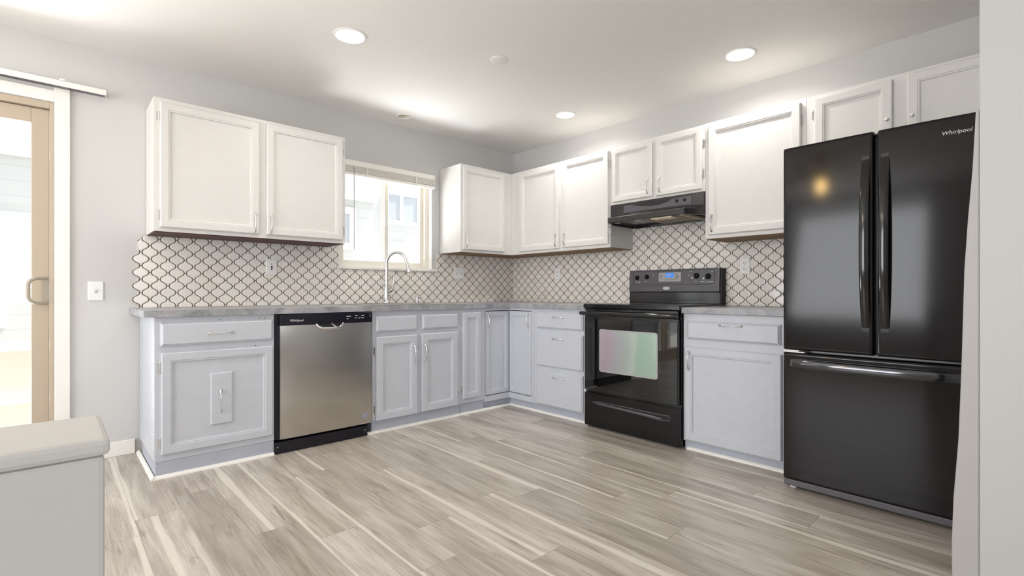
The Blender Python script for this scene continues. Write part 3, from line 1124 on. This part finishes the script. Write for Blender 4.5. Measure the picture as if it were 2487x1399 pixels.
m.box(-2.546, -1.947, .60, .630, .001, .072)
kk = m.build('kick_plate', 'navy', dw, bevel=.002)
m = MB(TA)
for s in (-2.53, -1.962):
    MB(TA).lathe((s, .6295, .042), (0, 1, 0), [(.004, 0), (.004, .002), (.002, .003)], 8).build('screw', 'greyknob', kk)

# ------------------------------------------------------------------ range
rg = thing('range', 'black freestanding electric range with oven between the base cabinets', 'range', (-0.33, -1.86, 0))
RL, RR = 1.4835, 2.2385
MB(TB).box(RL, RR, 0.03, .628, 0.012, .868).build('body', 'black', rg, bevel=.002)
m = MB(TB)
m.box(RL - .003, RR + .002, .05, .668, .869, .898)
ct = m.build('cooktop', 'black', rg, bevel=.004, seg=3)
MB(TB).box(RL + .012, RR - .012, .075, .65, .8985, .900).build('glass_top', 'blackglass', ct)
m = MB(TB)
for s, d, r in ((1.67, .50, .10), (2.05, .50, .085), (1.67, .24, .075), (2.05, .24, .10)):
    n = 40
    m = MB(TB)
    m.rings([[(s + rr_ * math.cos(2 * math.pi * k / n), d + rr_ * math.sin(2 * math.pi * k / n), z) for k in range(n)] for rr_, z in ((r, .9001), (r, .9004), (r - .003, .9004), (r - .003, .9001))], closed=True)
    m.build('burner_ring', 'grey', ct)
od = MB(TB).box(RL + .003, RR - .008, .629, .660, .271, .815).build('oven_door', 'black', rg, bevel=.004)
MB(TB).box(RL + .006, RR - .013, .6602, .6625, .276, .790).build('door_glass', 'blackglass', od)


def rrect(s0, s1, z0, z1, r, n=5):
    out = []
    for cx, cz, a0 in ((s1 - r, z0 + r, -90), (s1 - r, z1 - r, 0), (s0 + r, z1 - r, 90), (s0 + r, z0 + r, 180)):
        for k in range(n + 1):
            a = math.radians(a0 + 90 * k / n)
            out.append((cx + r * math.cos(a), cz + r * math.sin(a)))
    return out


m = MB(TB)
o1, o2 = rrect(1.622, 2.089, .417, .720, .018), rrect(1.630, 2.081, .425, .712, .012)
m.rings([[(a, .6626, b) for a, b in o1], [(a, .6632, b) for a, b in o1], [(a, .6632, b) for a, b in o2], [(a, .6626, b) for a, b in o2]], closed=True)
m.build('window_border', 'greyknob', od)
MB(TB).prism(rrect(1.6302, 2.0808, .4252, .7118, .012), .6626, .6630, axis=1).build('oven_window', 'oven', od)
m = MB(TB)
pts = [(RL - .004, .700, .832), (RL + .05, .704, .832), (1.86, .708, .832), (RR - .05, .704, .832), (RR + .008, .700, .832)]
m.tube(pts, [.0135, .0145, .015, .0145, .0135], 14)
for s in (RL + .035, RR - .035):
    m.tube([(s, .652, .822), (s, .700, .832)], [.010, .010], 10)
m.build('handle', 'black', od)
MB(TB).box(RL + .01, RR - .012, .6285, .655, .818, .866).build('front_rail', 'black', rg, bevel=.003)
sdw = MB(TB)
# drawer front with a scooped slot
sl = [(1.545, .190), (1.60, .196), (1.85, .198), (2.08, .194), (2.165, .197), (2.182, .186), (2.176, .166), (2.10, .160), (1.85, .170), (1.60, .182)]
sdw.box(RL, RR - .002, .629, .658, .014, .252)
sd_ = sdw.build('storage_drawer', 'blackgrain', rg, bevel=.004)
m = MB(TB)
m.prism(sl, .6575, .6590, axis=1)
m.build('slot', 'dark', sd_)
m = MB(TB)
m.tube([(a, .660, b) for a, b in sl], .0035, 8, closed=True)
m.tube([(1.60, .660, .186), (1.85, .664, .178), (2.06, .665, .173), (2.12, .662, .170)], [.003, .009, .010, .003], 10)
m.build('handle', 'grey', sd_)
m = MB(TB)
for s in (RL + .04, RR - .04):
    for d in (.08, .58):
        MB(TB).lathe((s, d, 0.001), (0, 0, 1), [(.018, 0), (.018, .008), (.010, .012)], 12).build('foot', 'dark', rg)
# back guard
bgd = MB(TB)
bgd.prism([(.012, .899), (.060, .899), (.060, .985), (.012, .985)], RL - .012, RR - .012, axis=0)
bg_ = bgd.build('back_panel', 'black', rg, bevel=.003)
m = MB(TB)
m.prism([(.010, .9855), (.078, .9855), (.066, 1.158), (.010, 1.158)], RL - .008, RR - .014, axis=0)
cp = m.build('console', 'grey', bg_, bevel=.006, seg=3)
m = MB(TB)
m.prism([(.0095, .90), (.064, .90), (.070, .990), (.061, 1.154), (.0095, 1.156)], RR - .0135, RR + .0035, axis=0)
m.build('end_cap', 'dark', bg_, bevel=.004)
kd = lambda z: .078 - .012 * (z - .9855) / .1725      # console face depth at height z
m = MB(TB)
o1 = rrect(1.512, 2.190, 1.040, 1.150, .022)
o2 = rrect(1.5145, 2.1875, 1.0425, 1.1475, .020)
m.rings([[(a, kd(b) + e, b) for a, b in o] for o, e in ((o1, -.0005), (o1, .0010), (o2, .0010), (o2, -.0005))], closed=True)
m.build('console_groove', 'dark', cp)
for i, (s, z) in enumerate(((1.552, 1.098), (1.640, 1.104), (2.052, 1.104), (2.140, 1.098))):
    m = MB(TB)
    d0 = kd(z)
    r = .021 if i > 1 else .018
    m.lathe((s, d0, z), (0, 1, .05), [(r, 0), (r, .006), (r * .82, .011), (r * .78, .016)], 22)
    m.box(s - .005, s + .005, d0 + .012, d0 + .030, z - r * .85, z + r * .85)
    kn = m.build('knob', 'dark', cp, bevel=.0015)
m = MB(TB)
for s, z in ((2.018, 1.090), (2.106, 1.084)):
    MB(TB).lathe((s, kd(z), z), (0, 1, 0), [(.007, 0), (.007, .001)], 10).build('dial_mark', 'print', cp)
for s, z, w in ((1.535, 1.062, .012), (1.560, 1.062, .02), (1.625, 1.068, .018), (1.690, 1.115, .014), (2.04, 1.062, .016), (2.085, 1.058, .032), (2.13, 1.056, .05), (1.985, 1.108, .014), (2.005, 1.135, .008), (2.165, 1.130, .01)):
    MB(TB).box(s, s + w, kd(z), kd(z) + .0008, z, z + .004).build('dial_mark', 'print', cp)
m = MB(TB)
z0, z1 = 1.064, 1.134
m.rings([[(a, kd(b) + e, b) for a, b in rrect(1.745, 1.932, z0, z1, .006)] for e in (-.0005, .0022)])
ds = m.build('control_panel', 'greyknob', cp)
m = MB(TB)
m.rings([[(a, kd(b) + e, b) for a, b in rrect(1.803, 1.872, 1.096, 1.131, .002)] for e in (.0022, .0034)])
lc = m.build('display', 'blue_lcd', ds)
m = MB(TB)
for k in range(5):
    MB(TB).lathe((1.800 + k * .018, kd(1.08) + .002, 1.078), (0, 1, 0), [(.0034, 0), (.003, .0015)], 8).build('button', 'dark', ds)
for s, z in ((1.765, 1.10), (1.765, 1.115), (1.895, 1.115), (1.905, 1.10), (1.89, 1.088)):
    MB(TB).lathe((s, kd(z) + .002, z), (0, 1, 0), [(.0045, 0), (.004, .0012)], 8).build('button', 'dark', ds)
text('clock_digits', '2:07', .022, 'print', lc, TB(1.812, kd(1.105) + .0034, 1.105), (0, -1, 0), (0, 0, 1), .0003)
m = MB(TB)
n = 24
m.rings([[(1.812 + .030 * k_ * math.cos(2 * math.pi * k / n), kd(1.012) + e, 1.013 + .0125 * k_ * math.sin(2 * math.pi * k / n)) for k in range(n)] for k_, e in ((1, -.0005), (1, .0012), (.85, .002))])
m.build('logo', 'print', cp)

# ------------------------------------------------------------------ refrigerator
fr = thing('refrigerator', 'black french door refrigerator with bottom freezer at the right', 'refrigerator', (-0.42, -3.26, 0))
FL, FR_ = 2.889, 3.630
MB(TB).box(FL, FR_, .04, .738, 0.036, 1.700).build('body', 'blacksatin', fr, bevel=.004)


def curved_front(name, s0, s1, z0, z1, d0, d1, bulge, mat, parent, n=16, er=.010):
    """door slab with gently bowed face and rounded edges"""
    m = MB(TB)
    cs = []
    mid, hw = (FL + FR_) / 2, (FR_ - FL) / 2
    ss = [s0, s0 + er * .3, s0 + er, s0 + er * 1.4] + [s0 + er + (s1 - s0 - 2 * er) * k / n for k in range(1, n)] + [s1 - er * 1.4, s1 - er, s1 - er * .3, s1]
    for s in ss:
        e = min(s - s0, s1 - s)
        drop = 0 if e >= er else er - math.sqrt(max(0, er * er - (er - e) ** 2))
        cs.append((s, d1 - bulge * ((s - mid) / hw) ** 2 - drop))
    rings = []
    for z, ins in ((z0, er * .8), (z0 + er * .3, er * .25), (z0 + er, 0), (z0 + er * 1.4, 0), (z1 - er * 1.4, 0), (z1 - er, 0), (z1 - er * .3, er * .25), (z1, er * .8)):
        rings.append([(s, d - ins, z) for s, d in cs] + [(s1, d0, z), (s0, d0, z)])
    m.rings(rings, smooth=True)
    return m.build(name, mat, parent)


dl = curved_front('door', FL, 3.2665, .697, 1.709, .741, .822, .008, 'blackgrain', fr)
dr_ = curved_front('door', 3.2815, FR_, .697, 1.709, .741, .822, .008, 'blackgrain', fr)
fz = curved_front('freezer_drawer', FL, FR_, .046, .682, .741, .822, .008, 'blackgrain', fr)
MB(TB).box(3.262, 3.286, .739, .775, .70, 1.69).build('centre_gap', 'navy', fr)
for (s0, s1, p) in ((3.222, 3.258, dl), (3.293, 3.329, dr_)):
    m = MB(TB)
    rings = []
    for k in range(21):
        t = -1 + k / 10
        z = 1.203 + .396 * t
        d = .818 + .050 * (1 - abs(t) ** 2.4) + .004
        th = .016
        w = .5 * (s1 - s0) * (1 - .12 * t * t)
        c_ = (s0 + s1) / 2
        rings.append([(c_ - w, d - th, z), (c_ + w, d - th, z), (c_ + w, d - .004, z), (c_ + w - .005, d, z), (c_ - w + .005, d, z), (c_ - w, d - .004, z)])
    m.rings(rings, smooth=True)
    for z in (.815, 1.591):
        m.box(s0 + .004, s1 - .004, .805, .826, z - .010, z + .010)
    m.build('handle', 'black', p)
m = MB(TB)
rings = []
for k in range(25):
    t = -1 + k / 12
    s = 3.255 + .325 * t
    d = .820 + .040 * (1 - abs(t) ** 3) + .003
    rings.append([(s, d - .016, .614), (s, d - .004, .612), (s, d, .618), (s, d, .645), (s, d - .004, .650), (s, d - .016, .650)])
m.rings(rings, smooth=True)
for s in (2.938, 3.572):
    m.box(s - .012, s + .012, .805, .825, .616, .648)
m.build('handle', 'blackchrome', fz)
m = MB(TB)
m.box(FL + .004, 2.985, .742, .812, .6835, .6885).box(FL + .004, 2.96, .742, .816, .6895, .6955)
m.build('hinge', 'plate', fr)
MB(TB).box(FL + .002, FR_ - .002, .60, .806, .012, .043).build('base_grille', 'grey', fr, bevel=.004)
m = MB(TB)
for s in (2.925, 3.59):
    MB(TB).lathe((s, .775, .0005), (0, 0, 1), [(.017, 0), (.017, .008), (.011, .012)], 14).build('foot', 'plate', fr)
text('logo', 'Whirlpool', .0225, 'print', dr_, TB(3.500, .8192, 1.634), (.0026, -.075, .0), (0, 0, 1), .0012, .2)
m = MB(TB)
m.box(3.255, 3.292, .70, .79, 1.7005, 1.712)
m.build('top_cover', 'plate', fr, bevel=.003)


# ------------------------------------------------------------------ wall cabinets
UD, UZ0, UZ1 = .315, 1.337, 2.110
ug = 'white wall cabinets'


def wall_body(T, s0, s1, z0, z1, parent, und='brown', lip=.022):
    MB(T).box(s0, s1, .004, UD, z0, z1).build('body', 'upper', parent, bevel=.0012)
    MB(T).box(s0 + .006, s1 - .006, .010, UD - .010, z0 - .004, z0 - .0002).build('underside', und, parent)


c = thing('wall_cabinet', 'wide white two-door wall cabinet left of the sink window', 'wall cabinet', (-2.535, -0.16, UZ0), ug)
wall_body(TA, -3.106, -1.964, UZ0, UZ1, c, 'red')
d = door('door', TA, -3.077, -2.547, 1.360, 2.083, UD, c, 'upper', .048)
pull('handle', TA, -2.576, 1.432, .112, .335, True, d)
d = door('door', TA, -2.503, -1.988, 1.361, 2.090, UD, c, 'upper', .048)
pull('handle', TA, -2.478, 1.433, .112, .335, True, d)
for s, o_ in ((-3.0815, -1), (-1.9835, 1)):
    for z in (2.003, 1.432):
        hinge(TA, s, z, UD, c, out=o_)

c = thing('wall_cabinet', 'white single-door wall cabinet between the sink window and the corner', 'wall cabinet', (-0.5, -0.16, UZ0), ug)
wall_body(TA, -0.916, -0.316, UZ0, UZ1, c)
d = door('door', TA, -0.898, -0.414, 1.360, 2.089, UD, c, 'upper', .050)
pull('handle', TA, -0.868, 1.437, .110, .335, True, d)

c = thing('wall_cabinet', 'white two-door wall cabinet between the corner and the range hood', 'wall cabinet', (-0.16, -0.8, UZ0), ug)
wall_body(TB, 0.004, 1.466, UZ0, UZ1, c)
d = door('door', TB, 0.447, 0.938, 1.360, 2.088, UD, c, 'upper', .050)
pull('handle', TB, 0.902, 1.434, .100, .335, True, d)
d = door('door', TB, 0.976, 1.456, 1.363, 2.096, UD, c, 'upper', .050)
pull('handle', TB, 1.004, 1.437, .096, .335, True, d)
for z in (1.99, 1.465):
    hinge(TB, 1.4605, z, UD, c, out=1)

c = thing('wall_cabinet', 'short white two-door wall cabinet above the black range hood', 'wall cabinet', (-0.16, -1.85, 1.66), ug)
wall_body(TB, 1.4675, 2.2385, 1.662, UZ1, c)
d = door('door', TB, 1.492, 1.843, 1.682, 2.092, UD, c, 'upper', .044)
pull('handle', TB, 1.808, 1.763, .104, .335, True, d)
d = door('door', TB, 1.878, 2.221, 1.678, 2.095, UD, c, 'upper', .044)
pull('handle', TB, 1.908, 1.758, .104, .335, True, d)
for z in (1.984, 1.785):
    hinge(TB, 2.2255, z, UD, c, out=1)

c = thing('wall_cabinet', 'large white single-door wall cabinet between range hood and refrigerator', 'wall cabinet', (-0.16, -2.55, UZ0), ug)
wall_body(TB, 2.2395, 2.8475, UZ0 + .003, UZ1 + .004, c)
d = door('door', TB, 2.266, 2.821, 1.364, 2.090, UD, c, 'upper', .050)
pull('handle', TB, 2.291, 1.440, .106, .335, True, d)
hinge(TB, 2.8255, 1.99, UD, c, out=1)
hinge(TB, 2.8255, 1.47, UD, c, out=1)

c = thing('wall_cabinet', 'white two-door wall cabinet above the refrigerator', 'wall cabinet', (-0.16, -3.25, 1.75), ug)
wall_body(TB, 2.8485, 3.643, 1.745, UZ1 + .004, c)
d = door('door', TB, 2.893, 3.252, 1.765, 2.091, UD, c, 'upper', .050)
MB(TB).lathe((3.228, .3335, 1.884), (0, 1, 0), [(.006, 0), (.005, .010), (.009, .016), (.008, .022)], 12).build('knob', 'nickel', d)
d = door('door', TB, 3.313, 3.640, 1.765, 2.096, UD, c, 'upper', .050)
MB(TB).lathe((3.332, .3335, 1.880), (0, 1, 0), [(.006, 0), (.005, .010), (.009, .016), (.008, .022)], 12).build('knob', 'nickel', d)
hinge(TB, 2.8885, 2.00, UD, c)

# ------------------------------------------------------------------ range hood
hd = thing('range_hood', 'black under-cabinet range hood above the range', 'range hood', (-0.3, -1.86, 1.5))
HL, HR = 1.4855, 2.2365
m = MB(TB)


def hood_ring(z, df, ins=0.0, side=.33):
    k = ins
    return [(HL + k, .012 + k, z), (HL + k, side - k, z), (1.547 + k, df - k, z), (2.162 - k, df - k, z), (HR - k, side - k, z), (HR - k, .012 + k, z)]


# flat front face, sloping visor with chamfered corners, upright lip, hollow underneath
m.rings([hood_ring(1.6605, .331), hood_ring(1.578, .331), hood_ring(1.572, .340, 0, .3305), hood_ring(1.546, .452), hood_ring(1.541, .460), hood_ring(1.505, .460), hood_ring(1.503, .458, .002), hood_ring(1.503, .458, .012), hood_ring(1.522, .458, .014)])
hb = m.build('shell', 'hood', hd, bevel=.0015)
m = MB(TB)
m.box(1.602, 2.145, .3285, .3325, 1.588, 1.6425)
st = m.build('control_strip', 'grey', hd, bevel=.001)
m = MB(TB)
m.prism([(1.66, 1.6425), (1.75, 1.622), (1.83, 1.612), (1.90, 1.612), (1.97, 1.625), (2.0, 1.6425)], .3325, .3336, axis=1)
m.build('vent_recess', 'dark', st)
for s in (2.040, 2.098):
    m = MB(TB)
    m.lathe((s, .332, 1.622), (0, 1, 0), [(.011, 0), (.011, .006), (.009, .012)], 14)
    m.build('knob', 'dark', st)
m = MB(TB)
m.box(1.80, 2.125, .09, .43, 1.508, 1.513)
m.build('filter', 'filt', hd)
m = MB(TB)
m.box(2.125, 2.137, .085, .44, 1.500, 1.516)
m.build('filter_rail', 'lampcover', hd)
MB(TB).box(1.900, 2.060, .36, .44, 1.494, 1.5075).build('lamp_cover', 'lampcover', hd, bevel=.005)
MB(TB).box(1.60, 1.65, .425, .445, 1.494, 1.504).build('switch', 'grey', hd, bevel=.002)


# ------------------------------------------------------------------ outlets and switches
def plate(T, s, z, w, h, label, cat, name, kind, mat='plate', d0=.0085):
    t = thing(name, label, cat, T(s, d0, z), None)
    MB(T).panel(s - w / 2, s + w / 2, z - h / 2, z + h / 2, [(0, d0), (0, d0 + .003), (.004, d0 + .006), (.006, d0 + .006)]).build('cover_plate', mat, t)
    d = d0 + .006
    if kind == 'toggle':
        MB(T).box(s - .005, s + .005, d, d + .002, z - .012, z + .012).build('slot', 'greyknob', t)
        MB(T).prism([(d - .001, z - .008), (d + .012, z + .006), (d + .012, z + .011), (d - .001, z + .004)], s - .004, s + .004, axis=0).build('toggle', mat, t)
    elif kind == 'duplex':
        for dz in (-.020, .020):
            m = MB(T)
            m.prism(rrect(s - .017, s + .017, z + dz - .014, z + dz + .014, .010), d - .001, d + .0015, axis=1)
            r = m.build('receptacle', mat, t)
            m = MB(T)
            MB(T).box(s - .008, s - .006, d + .0014, d + .002, z + dz - .004, z + dz + .006).build('slot', 'dark', r)
            MB(T).box(s + .005, s + .007, d + .0014, d + .002, z + dz - .004, z + dz + .006).build('slot', 'dark', r)
            MB(T).lathe((s, d + .0014, z + dz - .008), (0, 1, 0), [(.0025, 0), (.0025, .0006)], 8).build('ground_hole', 'dark', r)
    elif kind == 'gfci':
        r = MB(T).prism(rrect(s - .017, s + .017, z - .034, z + .034, .003), d - .001, d + .0015, axis=1).build('receptacle', mat, t)
        m = MB(T)
        m.box(s - .006, s + .006, d + .0014, d + .003, z - .006, z + .006)
        m.lathe((s, d + .0014, z - .016), (0, 1, 0), [(.006, 0), (.006, .0008)], 8)
        m.lathe((s, d + .0014, z + .020), (0, 1, 0), [(.004, 0), (.004, .0006)], 8)
        m.build('test_button', 'dark', r)
    elif kind == 'double':
        for ds in (-.023, .023):
            MB(T).box(s + ds - .005, s + ds + .005, d, d + .002, z - .012, z + .012).build('slot', 'greyknob', t)
            MB(T).prism([(d - .001, z - .008), (d + .012, z + .006), (d + .012, z + .011), (d - .001, z + .004)], s + ds - .004, s + ds + .004, axis=0).build('toggle', mat, t)
    return t


plate(TA, -3.345, .991, .072, .112, 'white light switch on the grey wall beside the sliding door', 'light switch', 'light_switch', 'toggle', d0=.0005)
plate(TA, -2.377, 1.165, .074, .112, 'white outlet on the tiles under the wide wall cabinet', 'outlet', 'outlet', 'gfci')
plate(TA, -0.706, 1.163, .112, .108, 'white double light switch on the tiles right of the sink window', 'light switch', 'light_switch', 'double')
plate(TB, 0.636, 1.158, .070, .110, 'white outlet on the tiles left of the range', 'outlet', 'outlet', 'duplex')
plate(TB, 2.374, 1.166, .072, .114, 'white outlet on the tiles between range and refrigerator', 'outlet', 'outlet', 'duplex')

# ------------------------------------------------------------------ ceiling fittings
LB = ['lit recessed ceiling light nearest the sliding door', 'lit recessed ceiling light in front of the refrigerator', 'lit recessed ceiling light above the drawers left of the range', 'small unlit recessed ceiling light in front of the sink window']
for (x, y, r, st), lab in zip(CANS, LB):
    t = thing('recessed_light', lab, 'ceiling light', (x, y, CZ), 'recessed ceiling lights')
    m = MB()
    n = 32
    rw = .012 if st == 'lit' else .003
    m.lathe((x, y, CZ), (0, 0, -1), [(r - .002, .0005), (r + rw, .0005), (r + rw - .001, .004), (r, .006), (r - .004, .003)], n, caps=False)
    m.build('trim_ring', 'white', t)
    dep = .030 if st == 'lit' else .05
    m = MB()
    m.lathe((x, y, CZ), (0, 0, 1), [(r - .002, 0), (r - .012, dep), (r - .012, dep + .03)], n, caps=False)
    m.cur = 0
    m.lathe((x, y, CZ + dep + .03), (0, 0, 1), [(r - .012, 0), (r - .03, .002)], n)
    m.build('housing', 'white' if st == 'lit' else 'almond', t)
    m = MB()
    m.lathe((x, y, CZ + dep), (0, 0, -1), [(r - .0135, 0), (r - .0135, .004), (r - .03, .008)], n)
    m.build('lens', 'lens' if st == 'lit' else 'almond', t)
    if st == 'lit':
        ld = bpy.data.lights.new('downlight', 'AREA')
        ld.shape = 'DISK'
        ld.size = 2 * (r - .02)
        ld.energy = 5.5
        ld.color = (1.0, 0.96, 0.90)
        lo = bpy.data.objects.new('downlight', ld)
        COL.objects.link(lo)
        lo.parent = t
        lo.location = (0, 0, dep - .010)
t = thing('ceiling_cover', 'flat round white cover plate on the ceiling between the lights', 'cover plate', (-1.508, -1.497, CZ - .008))
MB().lathe((-1.508, -1.497, CZ - .0005), (0, 0, -1), [(.056, 0), (.056, .003), (.050, .006)], 32).build('plate', 'ceil', t)

# dining ceiling fan, seen mirrored in the fridge door
fx, fy = -4.15, -1.98
fn = thing('ceiling_fan', 'dark ceiling fan with one warm bulb mirrored in the refrigerator door', 'ceiling fan', (fx, fy, 2.0))
MB().lathe((fx, fy, CZ), (0, 0, -1), [(.07, 0), (.06, .03), (.016, .04), (.016, .12), (.09, .13), (.10, .19), (.06, .22)], 20).build('motor', 'fanwood', fn)
for k in range(5):
    a = 2 * math.pi * k / 5 + .3
    ca, sa = math.cos(a), math.sin(a)
    m = MB()
    m.T = lambda p, q, z, ca=ca, sa=sa: (fx + p * ca - q * sa, fy + p * sa + q * ca, z)
    m.rings([[(p, -w, 2.245 + w * .15), (p, w, 2.245 - w * .15), (p, w, 2.253 - w * .15), (p, -w, 2.253 + w * .15)] for p, w in ((.09, .02), (.16, .05), (.45, .065), (.54, .06), (.56, .035))])
    m.build('blade', 'fanwood', fn)
MB().ball((fx, fy, 2.125), .075, .075, .075).build('globe', 'bulb', fn)
